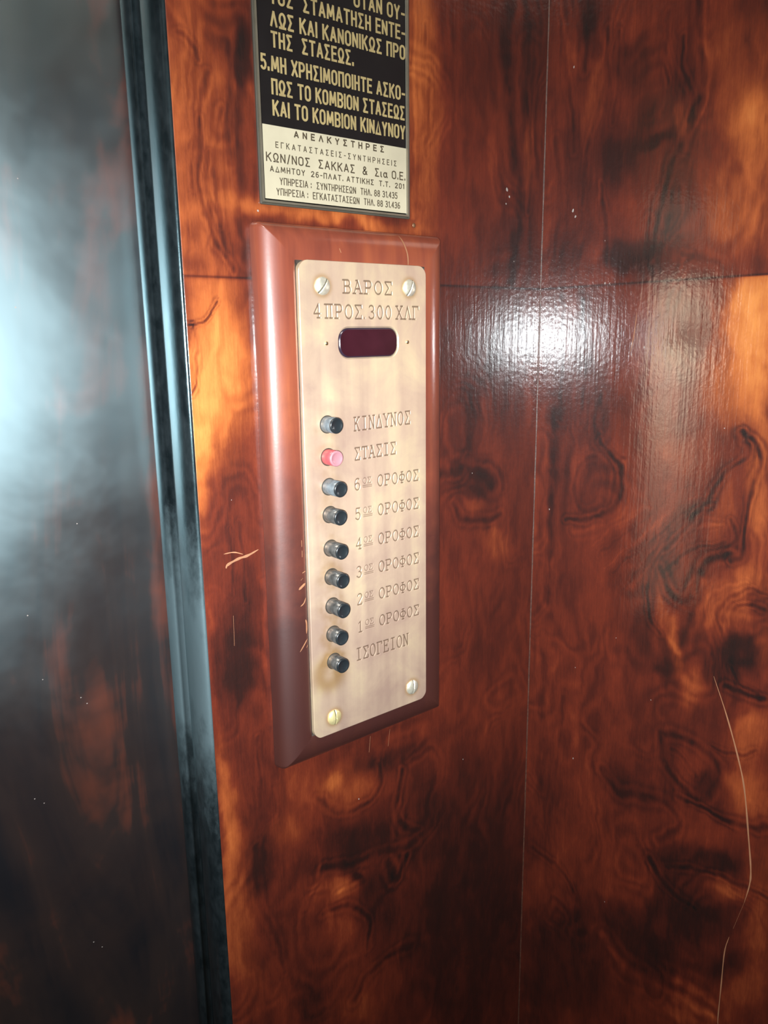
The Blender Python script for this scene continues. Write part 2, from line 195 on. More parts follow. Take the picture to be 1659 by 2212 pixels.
def dirt_and_falloff(nt, bs):                   # hand dirt plus light falloff down the frame, painted into the wood
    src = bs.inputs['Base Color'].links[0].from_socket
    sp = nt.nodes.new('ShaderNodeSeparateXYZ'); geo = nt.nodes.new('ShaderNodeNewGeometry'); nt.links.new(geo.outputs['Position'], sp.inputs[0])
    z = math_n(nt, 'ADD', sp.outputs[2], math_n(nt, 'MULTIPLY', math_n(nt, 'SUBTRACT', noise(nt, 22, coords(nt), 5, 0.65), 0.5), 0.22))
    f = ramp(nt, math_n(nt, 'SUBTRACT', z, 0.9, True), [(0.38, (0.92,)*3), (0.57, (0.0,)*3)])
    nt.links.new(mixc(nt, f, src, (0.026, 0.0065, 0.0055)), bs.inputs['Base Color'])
M_VENEER = veneer_mat()
M_SCRATCH = simple('bare_wood_scratch', (0.24, 0.105, 0.050), 0.7)
M_CHIP = simple('pale_speck', (0.26, 0.22, 0.20), 0.5)
M_PLYWOOD = simple('plywood_core', (0.20, 0.09, 0.04), 0.7)

# ------------------------------------------------------------------ the veneered walls
Z0 = 1.5; XC = 0.589; XJ = 0.233            # camera height, corner, free edge of the front wall
JOINT = 0.0386                              # height of the veneer joint above Z0
def figure(u, z, patches, veins, seed):
    """darkness and honey tone of the veneer at u, z (millimetres)"""
    zj = JOINT*1000; upper = z > zj
    wx = u + 10*fbm(u/38, z/60, seed, 4) + 3*fbm(u/9, z/14, seed+20, 3)
    wz = z + 12*fbm(u/40, z/50, seed+9, 4) + 3*fbm(u/10, z/12, seed+31, 3)
    d = np.full_like(u, 0.50); o = np.zeros_like(u)
    d += 0.16*fbm(wx/26, wz/75, seed+3, 5) + 0.06*fbm(wx/7, wz/16, seed+15, 4)
    ring = fbm(wx/55, wz/85, seed+5, 2)
    d += 0.055*np.sin(ring*38)*np.clip(0.4+2.2*fbm(u/60, z/60, seed+6, 2), 0, 1)
    d += np.where(upper, 0.07*fbm(wx/6, wz/220, seed+11, 3), 0.04*fbm(wx/7, wz/60, seed+12, 3))
    for cx, cz, ax, az, bx, bz, dd, do in patches:
        det = ax*bz-bx*az
        if abs(det) < 1e-6: continue
        px, pz = wx-cx, wz-cz
        s = (bz*px-bx*pz)/det; t = (-az*px+ax*pz)/det
        g = 1/(1+np.exp(np.clip((np.sqrt(s*s+t*t)-0.95)*5.0, -40, 40)))*(upper == (cz > zj))
        d += dd*0.76*g; o += do*g
    for pts, w, dd in veins:
        up_ = sum(p[1] for p in pts)/len(pts) > zj
        P = smooth_line(pts, 5); w = max(w*0.85, 0.9)
        lo = np.min(P, axis=0)-6*w-10; hi = np.max(P, axis=0)+6*w+10
        k = np.where((u > lo[0]) & (u < hi[0]) & (z > lo[1]) & (z < hi[1]) & (upper == up_))
        if not len(k[0]): continue
        qx = u[k]*0.4+wx[k]*0.6; qz = z[k]*0.4+wz[k]*0.6; best = np.full(qx.shape, 1e9)
        for a, b in zip(P[:-1], P[1:]): best = np.minimum(best, seg_dist(qx, qz, a, b))
        np.add.at(d, k, dd*(0.85*np.exp(-(best/w)**2)+0.32*np.exp(-((best-2.7*w)/(0.75*w))**2)-0.11*np.exp(-((best-1.75*w)/(0.6*w))**2))*np.clip(0.8+0.9*fbm(u[k]/11, z[k]/16, seed+40, 3), 0.1, 1.2))
    d -= 0.10*np.clip(o, 0, 1)
    d += 0.30*np.exp(-((z-zj)/0.9)**2)      # the dark glue line of the joint
    return np.clip(d, 0, 1), np.clip(o, 0, 1)
def wall_grid(us, zs, patches, veins, seed, place, thick_dir, name, scratches, chips, eps):
    U, Zg = np.meshgrid(us, zs, indexing='ij')
    d, o = figure(U*1000, Zg*1000, patches, veins, seed)
    nu, nz = U.shape; idx = np.arange(nu*nz).reshape(nu, nz)
    V = place(U.ravel(), Zg.ravel(), 0.0)
    F = np.stack([idx[:-1, :-1], idx[1:, :-1], idx[1:, 1:], idx[:-1, 1:]], -1).reshape(-1, 4)
    per = np.concatenate([idx[:, 0], idx[-1, 1:], idx[-2::-1, -1], idx[0, -2:0:-1]])
    nb = len(V); Vb = place(U.ravel()[per], Zg.ravel()[per], -0.03); V = np.vstack([V, Vb])
    k = np.arange(len(per)); k2 = (k+1) % len(per)
    skirt = np.stack([per[k], nb+k, nb+k2, per[k2]], -1)
    Fl = F.tolist()+skirt.tolist()+[[int(nb+i) for i in (0, len(us)-1, len(us)+len(zs)-2, 2*len(us)+len(zs)-3)][::1]]
    mats = [0]*len(F)+[1]*(len(skirt)+1); sm = [True]*len(F)+[False]*(len(skirt)+1)
    d = list(d.ravel())+[0.6]*len(per); o = list(o.ravel())+[0]*len(per)
    Vx = V.tolist()
    def ribbon(pts, w, mi):
        P = smooth_line(pts, 8); n = len(Vx)
        for i, p in enumerate(P):
            t = P[min(i+1, len(P)-1)]-P[max(i-1, 0)]; t = t/(np.hypot(*t)+1e-9); nrm = np.array([-t[1], t[0]])
            ww = w*0.5*(min(1, 0.25+4*i/len(P), 0.25+4*(len(P)-1-i)/len(P)))*(0.88+0.16*math.sin(i*0.9))
            for sgn in (1, -1):
                q = (p+sgn*ww*nrm)/1000
                Vx.append(place(np.array([q[0]]), np.array([q[1]]), eps)[0].tolist()); d.append(0.1); o.append(0)
        for i in range(len(P)-1):
            Fl.append([n+2*i, n+2*i+1, n+2*i+3, n+2*i+2]); mats.append(mi); sm.append(False)
    for pts, w in scratches: ribbon(pts, w*1.7, 2)
    for cu, cz, r in chips:
        n = len(Vx); m = 7
        for i in range(m):
            a = 2*math.pi*i/m; rr = r*(0.7+0.5*((i*37+int(cu*10)) % 10)/10)/1000
            Vx.append(place(np.array([cu/1000+rr*math.cos(a)*0.8]), np.array([cz/1000+rr*math.sin(a)]), eps)[0].tolist()); d.append(0.1); o.append(0)
        Fl.append(list(range(n, n+m))); mats.append(3); sm.append(False)
    ob = mesh_obj(name, Vx, Fl, [M_VENEER, M_PLYWOOD, M_SCRATCH, M_CHIP], smooth=sm, attrs={'figure': d, 'honey': o}, fmat=mats)
    return tag(ob, kind='structure')
ZS = np.concatenate([np.arange(-1.5, -0.86, 0.06), np.arange(-0.84, 0.30, 0.00125), np.arange(0.32, 0.72, 0.05)])
UA = np.append(np.arange(XJ, XC, 0.00125), XC)
UB = np.concatenate([np.arange(0.0, 0.30, 0.00125), np.arange(0.32, 1.16, 0.04)])
wall_grid(UA, ZS, PATCH_A, VEIN_A, 3, lambda u, z, n: np.stack([u, np.full_like(u, -n), z+Z0], -1), 1, 'wall_front', SCRATCH_A, CHIP_A, 0.00012)
TB = math.radians(0.0)
wall_grid(UB[::-1], ZS, PATCH_B, VEIN_B, 11, lambda u, z, n: np.stack([XC-n*math.cos(TB)+u*math.sin(TB), -u*math.cos(TB)-n*math.sin(TB), z+Z0], -1), 1, 'wall_right', SCRATCH_B, CHIP_B, 0.00012)

# thin fillet of old varnish in the corner
mb = MB(); n = 5; r = 0.0009; zz = np.arange(0.0, 2.2001, 0.02)
prof = [(-r*(1-math.sin(a)), -r*(1-math.cos(a))) for a in np.linspace(0, math.pi/2, n)]
V = []; F = []
for i, z in enumerate(zz):
    for a, b in prof: V.append((XC+a-0.00005+0.0002*math.sin(z*91), b-0.00005, z))
    V.append((XC+0.002, 0.002, z))
for i in range(len(zz)-1):
    for k in range(n+1):
        k2 = (k+1) % (n+1); F.append([i*(n+1)+k, (i+1)*(n+1)+k, (i+1)*(n+1)+k2, i*(n+1)+k2])
mb.add(V, F, 0, True)
M_FILLET = simple('old_varnish_bead', (0.055, 0.020, 0.012), 0.5, coat=0.2, nscale=400, noise_amt=0.5, bump_s=0.5)
tag(mb.build('trim_1', M_FILLET), kind='structure')

# ------------------------------------------------------------------ the rest of the cab
M_DARKWOOD = simple('cab_wood', (0.09, 0.024, 0.012), 0.4, coat=0.5, nscale=12, noise_amt=0.5)
M_CEIL = simple('ceiling_paint', (0.72, 0.68, 0.62), 0.8, nscale=8, noise_amt=0.04)
M_FLOOR = simple('floor_linoleum', (0.10, 0.075, 0.06), 0.5, nscale=30, noise_amt=0.4)
def struct(name, boxes, mats):
    mb = MB()
    for b in boxes: mb.box(*b)
    return tag(mb.build(name, mats), kind='structure')
XL, YR = -0.62, -1.18
struct('floor', [(XL-0.03, XC+0.03, YR-0.03, 0.16, -0.04, 0.0)], M_FLOOR)
struct('ceiling', [(XL-0.03, XC+0.03, YR-0.03, 0.16, 2.2, 2.24)], M_CEIL)
struct('wall_left', [(XL-0.03, XL, YR-0.03, 0.16, 0, 2.2)], M_DARKWOOD)
struct('wall_rear', [(XL, XC+0.03, YR-0.03, YR, 0, 0.30, 0), (XL, XC+0.03, YR-0.03, YR, 0.30, 1.22, 0), (XL, XC+0.03, YR-0.03, YR, 1.22, 2.2, 0)], M_DARKWOOD)

# ------------------------------------------------------------------ door and its black jamb
def door_mat():
    m, nt, bs = new_mat('dark_door_veneer')
    v = coords(nt, (1, 1, 0.16)); n1 = noise(nt, 14, v, 5, 0.6, 1.2); n2 = noise(nt, 9, coords(nt), 4, 0.6, 0.8)
    f = math_n(nt, 'ADD', math_n(nt, 'MULTIPLY', n1, 0.7), math_n(nt, 'MULTIPLY', n2, 0.3))
    nt.links.new(ramp(nt, f, [(0.36, (0.006, 0.006, 0.008)), (0.52, (0.018, 0.011, 0.010)), (0.66, (0.11, 0.026, 0.013))]), bs.inputs['Base Color'])
    sm = noise(nt, 7, coords(nt), 4, 0.65, 0.4)
    rr = nt.nodes.new('ShaderNodeMapRange'); rr.inputs[1].default_value = 0.3; rr.inputs[2].default_value = 0.7; rr.inputs[3].default_value = 0.40; rr.inputs[4].default_value = 0.48
    nt.links.new(sm, rr.inputs[0]); nt.links.new(rr.outputs[0], bs.inputs['Roughness'])
    bs.inputs['Specular IOR Level'].default_value = 0.35
    gl = nt.nodes.new('ShaderNodeBsdfGlossy'); gl.distribution = 'BECKMANN'; gl.inputs['Color'].default_value = (0.66, 0.93, 1.0, 1)
    nt.links.new(rr.outputs[0], gl.inputs['Roughness'])
    mx = nt.nodes.new('ShaderNodeMixShader'); mx.inputs[0].default_value = 0.21
    nt.links.new(bs.outputs[0], mx.inputs[1]); nt.links.new(gl.outputs[0], mx.inputs[2])
    nt.links.new(mx.outputs[0], nt.nodes['Material Output'].inputs['Surface'])
    bump(nt, bs, noise(nt, 120, coords(nt), 3), 0.15, 0.0006)
    return m
M_DOOR = door_mat()
mb = MB(); YD = 0.066
mb.box(XL+0.02, XJ+0.012, YD, YD+0.035, 0.012, 2.06, 0)
for px, pz, r in [(-0.02, -0.16, .9), (0.035, -0.21, .8), (0.041, -0.214, .8), (0.13, -0.19, 1.0), (0.135, -0.24, .8), (0.16, -0.262, .9), (0.164, -0.268, .9), (0.12, -0.33, .9), (0.126, -0.336, .8), (0.09, -0.36, .8), (0.15, -0.47, 1.0), (0.156, -0.478, .9), (0.10, -0.55, .8), (0.16, -0.62, .9), (0.165, -0.63, .8), (0.05, -0.40, .8), (0.17, -0.13, .9), (0.145, 0.02, 1.2), (0.155, 0.10, .8)]:
    V = [(px+r*.0006*math.cos(a), YD-0.0002, Z0+pz+r*.0006*math.sin(a)*(0.7+0.4*math.cos(3*a))) for a in np.linspace(0, 2*math.pi, 7)[:-1]]
    mb.add(V, [list(range(6))], 1)
tag(mb.build('door_1', [M_DOOR, M_CHIP]), kind='structure')
def jamb_mat():
    m, nt, bs = new_mat('black_jamb_paint')
    n = noise(nt, 160, coords(nt, (1, 1, 0.5)), 4, 0.6)
    nt.links.new(ramp(nt, n, [(0.35, (0.004, 0.006, 0.007)), (0.75, (0.014, 0.018, 0.020))]), bs.inputs['Base Color'])
    bs.inputs['IOR'].default_value = 1.9; bs.inputs['Specular Tint'].default_value = (0.62, 0.92, 1.0, 1); worn_gloss(nt, bs, 0.20, 0.44, 'Roughness')
    scuffed_grey_sheen(nt, bs)
    bump(nt, bs, n, 0.25, 0.0006); return m
M_JAMB = jamb_mat()
# plan profile: bullnose next to the veneer, a groove, a second thin bead against the door
P = [(XJ+0.0002, 0.030), (XJ+0.0002, -0.0005)]
for a in np.linspace(0, 1, 9): P.append((XJ-0.0002-0.0060*math.sin(a*math.pi/2)**1.0, -0.0006+0.014*(1-math.cos(a*math.pi/2))))
P += [(XJ-0.0056, 0.022), (XJ-0.0040, 0.029), (XJ-0.0012, 0.0335), (XJ+0.004, 0.036), (XJ+0.004, 0.044), (XJ-0.001, 0.046)]
for a in np.linspace(0, math.pi, 8): P.append((XJ-0.001-0.0036*math.sin(a), 0.0545-0.0085*math.cos(a)))
P += [(XJ+0.006, 0.0655), (XJ+0.006, 0.064), (XJ+0.012, 0.060), (XJ+0.012, 0.030)]
npf = len(P); zz = [0.0, 2.2]; V = [(x, y, z) for z in zz for x, y in P]
F = [[k, (k+1) % npf, npf+(k+1) % npf, npf+k] for k in range(npf)]
mb = MB(); mb.add(V, F, 0, True); mb.add(V, [list(range(npf))[::-1], list(range(npf, 2*npf))], 0, False)
jb = mb.build('trim_2', M_JAMB); tag(jb, kind='structure')
jb.data.shade_smooth() if hasattr(jb.data, 'shade_smooth') else None

# ceiling lamp of the cab
lamp = empty('ceiling_lamp', (0.05, -0.50, 2.2), 'square ceiling lamp with white diffuser above the cab, outside the frame', 'lamp')
mb = MB(); w = 0.17
for b in [(-w-.015, w+.015, -w-.015, -w, -.03, 0), (-w-.015, w+.015, w, w+.015, -.03, 0), (-w-.015, -w, -w, w, -.03, 0), (w, w+.015, -w, w, -.03, 0)]: mb.box(*b)
mb.build('lamp_frame', simple('lamp_frame_metal', (0.6, 0.6, 0.6), 0.4, 0.8), lamp)
m, nt, bs = new_mat('lamp_diffuser'); bs.inputs['Base Color'].default_value = (0.9, 0.9, 0.88, 1)
bs.inputs['Emission Color'].default_value = (1.0, 0.93, 0.82, 1); bs.inputs['Emission Strength'].default_value = CEIL_LAMP
mb = MB(); mb.box(-w, w, -w, w, -.022, -.012); mb.build('lamp_diffuser', m, lamp)

# ------------------------------------------------------------------ the control panel
PH = 0.019                                  # faceplate stands this far off the wall
PX0, PX1, PZ0, PZ1 = 0.3105, 0.4293, -0.3150, 0.0513
BX0, BX1, BZ0, BZ1 = 0.2840, 0.4556, -0.3378, 0.0765
panel = empty('elevator_control_panel', (0.37, 0.0, Z0-0.13), 'brass lift control panel with nine push buttons in a rounded wooden frame', 'control panel')
ORG = np.array((0.37, 0.0, Z0-0.13))
def rrect(x0, x1, z0, z1, r, n=8):
    out = []
    for cx, cz, a0 in ((x1-r, z1-r, 0), (x0+r, z1-r, 90), (x0+r, z0+r, 180), (x1-r, z0+r, 270)):
        for k in range(n+1):
            a = math.radians(a0+90*k/n); out.append((cx+r*math.cos(a), cz+r*math.sin(a)))
    return out
def sweep(prof, x0, x1, z0, z1, r_out, rmin=0.0006, n=8):
    V = []; F = []
    for u, h in prof:
        for x, z in rrect(x0+u, x1-u, z0+u, z1-u, max(rmin, r_out-u), n): V.append((x, -h, Z0+z))
    m = 4*(n+1)
    for i in range(len(prof)-1):
        for k in range(m):
            k2 = (k+1) % m; F.append([i*m+k, i*m+k2, (i+1)*m+k2, (i+1)*m+k])
    return V, F
def bezel_mat():
    m, nt, bs = new_mat('mahogany_frame')
    n = noise(nt, 60, coords(nt, (1, 1, 0.08)), 5, 0.6, 0.5); n2 = noise(nt, 14, coords(nt), 3)
    f = math_n(nt, 'ADD', math_n(nt, 'MULTIPLY', n, 0.6), math_n(nt, 'MULTIPLY', n2, 0.4))
    nt.links.new(ramp(nt, f, [(0.3, (0.085, 0.016, 0.010)), (0.52, (0.16, 0.034, 0.016)), (0.72, (0.25, 0.062, 0.021))]), bs.inputs['Base Color'])
    dirt_and_falloff(nt, bs)
    bs.inputs['Roughness'].default_value = 0.5; bs.inputs['Coat Weight'].default_value = 1.0; bs.inputs['Coat IOR'].default_value = 1.62; worn_gloss(nt, bs, 0.17, 0.29)
    bump(nt, bs, noise(nt, 300, coords(nt), 3), 0.10, 0.0004); return m
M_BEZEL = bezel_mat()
prof = [(0.0, 0.0002), (0.0, 0.0025), (0.0006, 0.0045)]
for a in np.linspace(0.08, 1, 14): prof.append((0.0006+0.0190*(1-math.cos(a*math.pi/2)), 0.0045+0.0120*math.sin(a*math.pi/2)))
prof += [(0.0235, 0.0165), (0.0255, 0.0162), (0.0262, 0.0160), (0.0272, 0.0150), (0.034, 0.0150), (0.034, 0.0002)]
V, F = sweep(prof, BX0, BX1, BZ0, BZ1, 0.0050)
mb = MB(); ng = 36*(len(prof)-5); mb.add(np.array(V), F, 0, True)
for i in range(ng, len(F)): mb.M[i] = 2  # innermost ring darkened to paint the shadow gap round the faceplate
# bare scuffs and the split across the top rail
def surf_pt(u_along, v_across, side):       # a point lying on the frame's rounded face
    hs = np.interp(v_across, [p[0] for p in prof[:-2]], [p[1] for p in prof[:-2]])+0.00025
    return (BX0+v_across, -hs, Z0+u_along) if side == 'L' else (u_along, -hs, Z0+BZ1-v_across)
def scuff(pts, w, side):
    P = smooth_line(pts, 6); V = []; F = []
    for i, p in enumerate(P):
        t = P[min(i+1, len(P)-1)]-P[max(i-1, 0)]; t = t/(np.hypot(*t)+1e-9); nn = np.array([-t[1], t[0]])
        ww = w*0.5*min(1, 0.3+4*i/len(P), 0.3+4*(len(P)-1-i)/len(P))
        for s in (1, -1): V.append(surf_pt(*(p+s*ww*nn), side))
    mb.add(V, [[2*i, 2*i+1, 2*i+3, 2*i+2] for i in range(len(P)-1)], 1)
scuff([(0.4085, 0.0030), (0.4105, 0.010), (0.4125, 0.018), (0.4130, 0.0265)], 0.0012, 'T')
scuff([(0.3480, 0.0160), (0.3492, 0.0190)], 0.0018, 'T')
for pts, w in [([(-0.155, .0225), (-0.150, .0225)], .0012), ([(-0.163, .0225), (-0.158, .0226)], .0013), ([(-0.1755, .0222), (-0.1745, .0250)], .0022), ([(-0.188, .0185), (-0.186, .0215), (-0.184, .0245)], .0019), ([(-0.181, .0205), (-0.1795, .0225)], .0008), ([(-0.2015, .0195), (-0.1995, .0225), (-0.1955, .0245)], .0009), ([(-0.2245, .0240), (-0.217, .0243), (-0.213, .0235)], .0014), ([(-0.238, .0175), (-0.233, .0215), (-0.229, .0245)], .0009), ([(-0.236, .0235), (-0.234, .0245)], .0014)]:
    scuff(pts, w, 'L')
mb.build('wooden_frame', [M_BEZEL, M_SCRATCH, simple('grime_and_shade', (0.022, 0.014, 0.011), 0.7, nscale=200, noise_amt=0.6)], panel, ORG)

# ---- engraved faceplate
def stroke_glyphs():
    def arc(cx, cy, rx, ry, a0, a1, n=14): return [(cx+rx*math.cos(math.radians(a0+(a1-a0)*k/n)), cy+ry*math.sin(math.radians(a0+(a1-a0)*k/n))) for k in range(n+1)]
    sf = lambda x, y, s=.11: [(x-s, y), (x+s, y)]
    G = {}
    bowl = lambda y0, y1, x1: [(.12, y1)]+arc(x1, (y0+y1)/2, .17, (y1-y0)/2, 90, -90)+[(.12, y0)]
    G['Β'] = [[(.0, 0), (.12, 0), (.12, 1), (0, 1)], bowl(.53, 1, .34), bowl(0, .53, .38)]
    G['Α'] = [[(.06, 0), (.31, 1), (.56, 0)], [(.15, .36), (.47, .36)], sf(.06, 0), sf(.56, 0), [(.18, 1), (.31, 1)]]
    G['Ρ'] = [[(.12, 0), (.12, 1), (0, 1)], bowl(.46, 1, .38), sf(.13, 0, .13)]
    G['Ο'] = [arc(.31, .5, .27, .5, 0, 360, 28)]
    G['Σ'] = [[(.56, .78), (.56, 1), (.06, 1), (.34, .52), (.06, 0), (.56, 0), (.56, .22)]]
    G['Π'] = [[(0, 1), (.62, 1)], [(.14, 1), (.14, 0)], [(.48, 1), (.48, 0)], sf(.14, 0), sf(.48, 0)]
    G['Κ'] = [[(.12, 0), (.12, 1)], sf(.12, 0), sf(.12, 1), [(.52, 1), (.12, .42)], [(.26, .62), (.54, 0)], sf(.52, 1, .09), sf(.54, 0, .09)]
    G['Ι'] = [[(.31, 0), (.31, 1)], sf(.31, 0, .19), sf(.31, 1, .19)]
    G['Ν'] = [[(.1, 0), (.1, 1), (.52, 0), (.52, 1)], sf(.1, 0, .1), sf(.52, 1, .1), [(0, 1), (.1, 1)]]
    G['Δ'] = [[(.31, 1), (.03, 0), (.59, 0), (.31, 1)]]
    G['Υ'] = [[(.06, 1), (.31, .46), (.56, 1)], [(.31, .46), (.31, 0)], sf(.31, 0, .14), sf(.06, 1, .09), sf(.56, 1, .09)]
    G['Τ'] = [[(.04, .78), (.04, 1), (.58, 1), (.58, .78)], [(.31, 1), (.31, 0)], sf(.31, 0, .14)]
    G['Φ'] = [arc(.31, .5, .28, .29, 0, 360, 26), [(.31, 0), (.31, 1)], sf(.31, 0), sf(.31, 1)]
    G['Γ'] = [[(0, 1), (.56, 1), (.56, .78)], [(.13, 1), (.13, 0)], sf(.13, 0, .13)]
    G['Ε'] = [[(.12, 0), (.12, 1)], [(0, 1), (.54, 1), (.54, .8)], [(.12, .53), (.4, .53)], [(.4, .43), (.4, .63)], [(0, 0), (.56, 0), (.56, .2)]]
    G['Λ'] = [[(.06, 0), (.31, 1), (.56, 0)], sf(.06, 0), sf(.56, 0)]
    G['Χ'] = [[(.06, 0), (.56, 1)], [(.06, 1), (.56, 0)], sf(.08, 0, .1), sf(.54, 0, .1), sf(.08, 1, .1), sf(.54, 1, .1)]
    G['0'] = [arc(.31, .5, .23, .5, 0, 360, 26)]
    G['1'] = [[(.16, .84), (.33, 1), (.33, 0)], sf(.33, 0, .17)]
    G['2'] = [arc(.31, .74, .23, .26, 160, -20)+[(.08, .04), (.08, 0), (.55, 0), (.55, .14)]]
    G['3'] = [arc(.29, .76, .22, .24, 150, -90)+arc(.29, .27, .25, .27, 90, -150)]
    G['4'] = [[(.46, 0), (.46, 1), (.06, .3), (.6, .3)], sf(.46, 0, .13)]
    G['5'] = [[(.52, 1), (.14, 1), (.11, .54)]+arc(.29, .31, .25, .31, 130, -150)]
    G['6'] = [[(.5, .92)]+arc(.34, .60, .27, .40, 70, 180)+arc(.31, .30, .24, .30, 180, -180, 24)]
    G['.'] = [[(.1, .0), (.12, .04)]]
    return G
GL = stroke_glyphs(); STROKES = []          # (polyline in plate millimetres, half width)
def engrave(text, x0, z0, x1, z1, h, hw=0.52):
    n = len(text); dx = (x1-x0)/max(1e-6, (n-1)+0.62/0.82) if n > 1 else 0
    gw = dx*0.80 if n > 1 else h*0.62
    for k, ch in enumerate(text):
        ox = x0+k*dx; oz = z0+(z1-z0)*k/max(1, n-1)
        for pl in GL.get(ch, []): STROKES.append(([(ox+a*gw/0.62, oz+b*h) for a, b in pl], hw))
engrave('ΒΑΡΟΣ', 348.6, 29.4, 394.6, 29.0, 9.2, .62)
engrave('4', 322.2, 11.8, 328, 11.8, 9.6, .62); engrave('ΠΡΟΣ', 332.0, 11.6, 365.5, 11.2, 9.6, .62); engrave('.', 367.0, 11.4, 368, 11.4, 9.6, .6)
engrave('300', 371.6, 11.2, 393.8, 11.0, 9.6, .62); engrave('ΧΛΓ', 398.6, 11.0, 421.6, 10.8, 9.6, .62)
engrave('ΚΙΝΔΥΝΟΣ', 356.0, -72.0, 412.2, -71.0, 10.2, .58)
engrave('ΣΤΑΣΙΣ', 356.0, -94.6, 397.0, -93.8, 9.4, .58)
for dg, zb in zip('654321', (-118.2, -141.8, -165.8, -189.2, -212.0, -235.4)):
    engrave(dg, 355.4, zb, 361, zb, 9.0, .55)
    for k, ch in enumerate('ΟΣ'):
        for pl in GL[ch]: STROKES.append(([(363.4+k*4.6+a*3.9/.62, zb+4.2+b*4.6) for a, b in pl], .38))
    for q in (1.4, 2.7): STROKES.append(([(363.4, zb+q), (372.4, zb+q-.1)], .36))
    engrave('ΟΡΟΦΟΣ', 378.0, zb+.3, 421.0, zb-.1, 8.8, .55)
engrave('ΙΣΟΓΕΙΟΝ', 353.4, -259.2, 408.8, -259.9, 10.2, .58)
step = 0.00030
gx = np.linspace(PX0, PX1, int((PX1-PX0)/step)+1); gz = np.linspace(PZ0, PZ1, int((PZ1-PZ0)/step)+1)
X, Zp = np.meshgrid(gx, gz, indexing='ij'); depth = np.zeros_like(X)
mm = lambda v, g: int(np.clip((v-g[0])/(g[1]-g[0]), 0, len(g)-1))
for pl, hw in STROKES:
    a = np.array(pl)/1000; hwm = hw*1.2/1000
    i0, i1 = mm(a[:, 0].min()-hwm, gx), mm(a[:, 0].max()+hwm, gx)+2; j0, j1 = mm(a[:, 1].min()-hwm, gz), mm(a[:, 1].max()+hwm, gz)+2
    sx, sz = X[i0:i1, j0:j1], Zp[i0:i1, j0:j1]; b = np.full(sx.shape, 1e9)
    for p, q in zip(a[:-1], a[1:]): b = np.minimum(b, seg_dist(sx, sz, p, q))
    depth[i0:i1, j0:j1] = np.maximum(depth[i0:i1, j0:j1], np.clip(1-(b/hwm)**2, 0, 1)*(0.00042 if hw > .5 else 0.0003))
grime_and_shade = np.clip(depth/0.0004, 0, 1)  # dirt filling the engraved strokes
WX, WZ, WW, WH, WR = 0.3719, -0.0063, 0.0286, 0.0115, 0.0095
qx = np.abs(X-WX)-(WW-WR); qz = np.abs(Zp-WZ)-(WH-WR)
sd = np.hypot(np.maximum(qx, 0), np.maximum(qz, 0))+np.minimum(np.maximum(qx, qz), 0)-WR
depth = np.maximum(depth, 0.0014*np.clip(0.5-sd/0.0006, 0, 1))
stain = np.zeros_like(X)                    # tarnish rubbed round the buttons and screws
BUTTONS = [(-.0650, .0127), (-.0894, .0116), (-.1120, .0160), (-.1336, .0151), (-.1600, .0158), (-.1829, .0160), (-.2066, .0163), (-.2299, .0129), (-.2529, .0131)]
BXC = 0.3312
for k, (zb, L) in enumerate(BUTTONS):
    r = np.hypot(X-BXC, (Zp-zb)); stain += (0.35 if k < 5 else 0.6)*np.exp(-((r-0.008)/0.005)**2)*(0.6+1.2*fbm(X*120, Zp*120, 60+k, 3))
r = np.hypot(X-(BXC-.004), Zp-(-.262)); stain += 0.9*np.exp(-((r-0.010)/0.007)**2)
SCREWS = [(.3303, .0338, 52), (.4119, .0344, 64), (.3300, -.3011, 90), (.4127, -.3002, 84)]
for sx, sz, a in SCREWS:
    r = np.hypot(X-sx, Zp-sz); stain += 0.7*np.exp(-((r-0.0066)/0.0022)**2)
edge = np.minimum(np.minimum(X-PX0, PX1-X), np.minimum(Zp-PZ0, PZ1-Zp))
stain = np.clip(stain, 0, 1)
RC = 0.0085
for cx, cz, s, t in ((PX0+RC, PZ0+RC, -1, -1), (PX1-RC, PZ0+RC, 1, -1), (PX0+RC, PZ1-RC, -1, 1), (PX1-RC, PZ1-RC, 1, 1)):
    k = ((X-cx)*s > 0) & ((Zp-cz)*t > 0); rr = np.hypot(X-cx, Zp-cz); kk = k & (rr > RC)
    X = np.where(kk, cx+(X-cx)*RC/np.maximum(rr, 1e-9), X); Zp = np.where(kk, cz+(Zp-cz)*RC/np.maximum(rr, 1e-9), Zp)
nu, nz = X.shape; idx = np.arange(nu*nz).reshape(nu, nz)
rim = np.zeros_like(X, bool); rim[0] = rim[-1] = True; rim[:, 0] = rim[:, -1] = True
V = np.stack([X.ravel(), -PH+depth.ravel()+np.where(rim.ravel(), 0.0003, 0), Zp.ravel()+Z0], -1)
F = np.stack([idx[:-1, :-1], idx[1:, :-1], idx[1:, 1:], idx[:-1, 1:]], -1).reshape(-1, 4)
per = np.concatenate([idx[:, 0], idx[-1, 1:], idx[-2::-1, -1], idx[0, -2:0:-1]])
nb = len(V); Vb = V[per].copy(); Vb[:, 1] = -PH+0.0042; V = np.vstack([V, Vb]); k = np.arange(len(per)); k2 = (k+1) % len(per)
skirt = np.stack([per[k], nb+k, nb+k2, per[k2]], -1); pad = np.zeros(len(per))
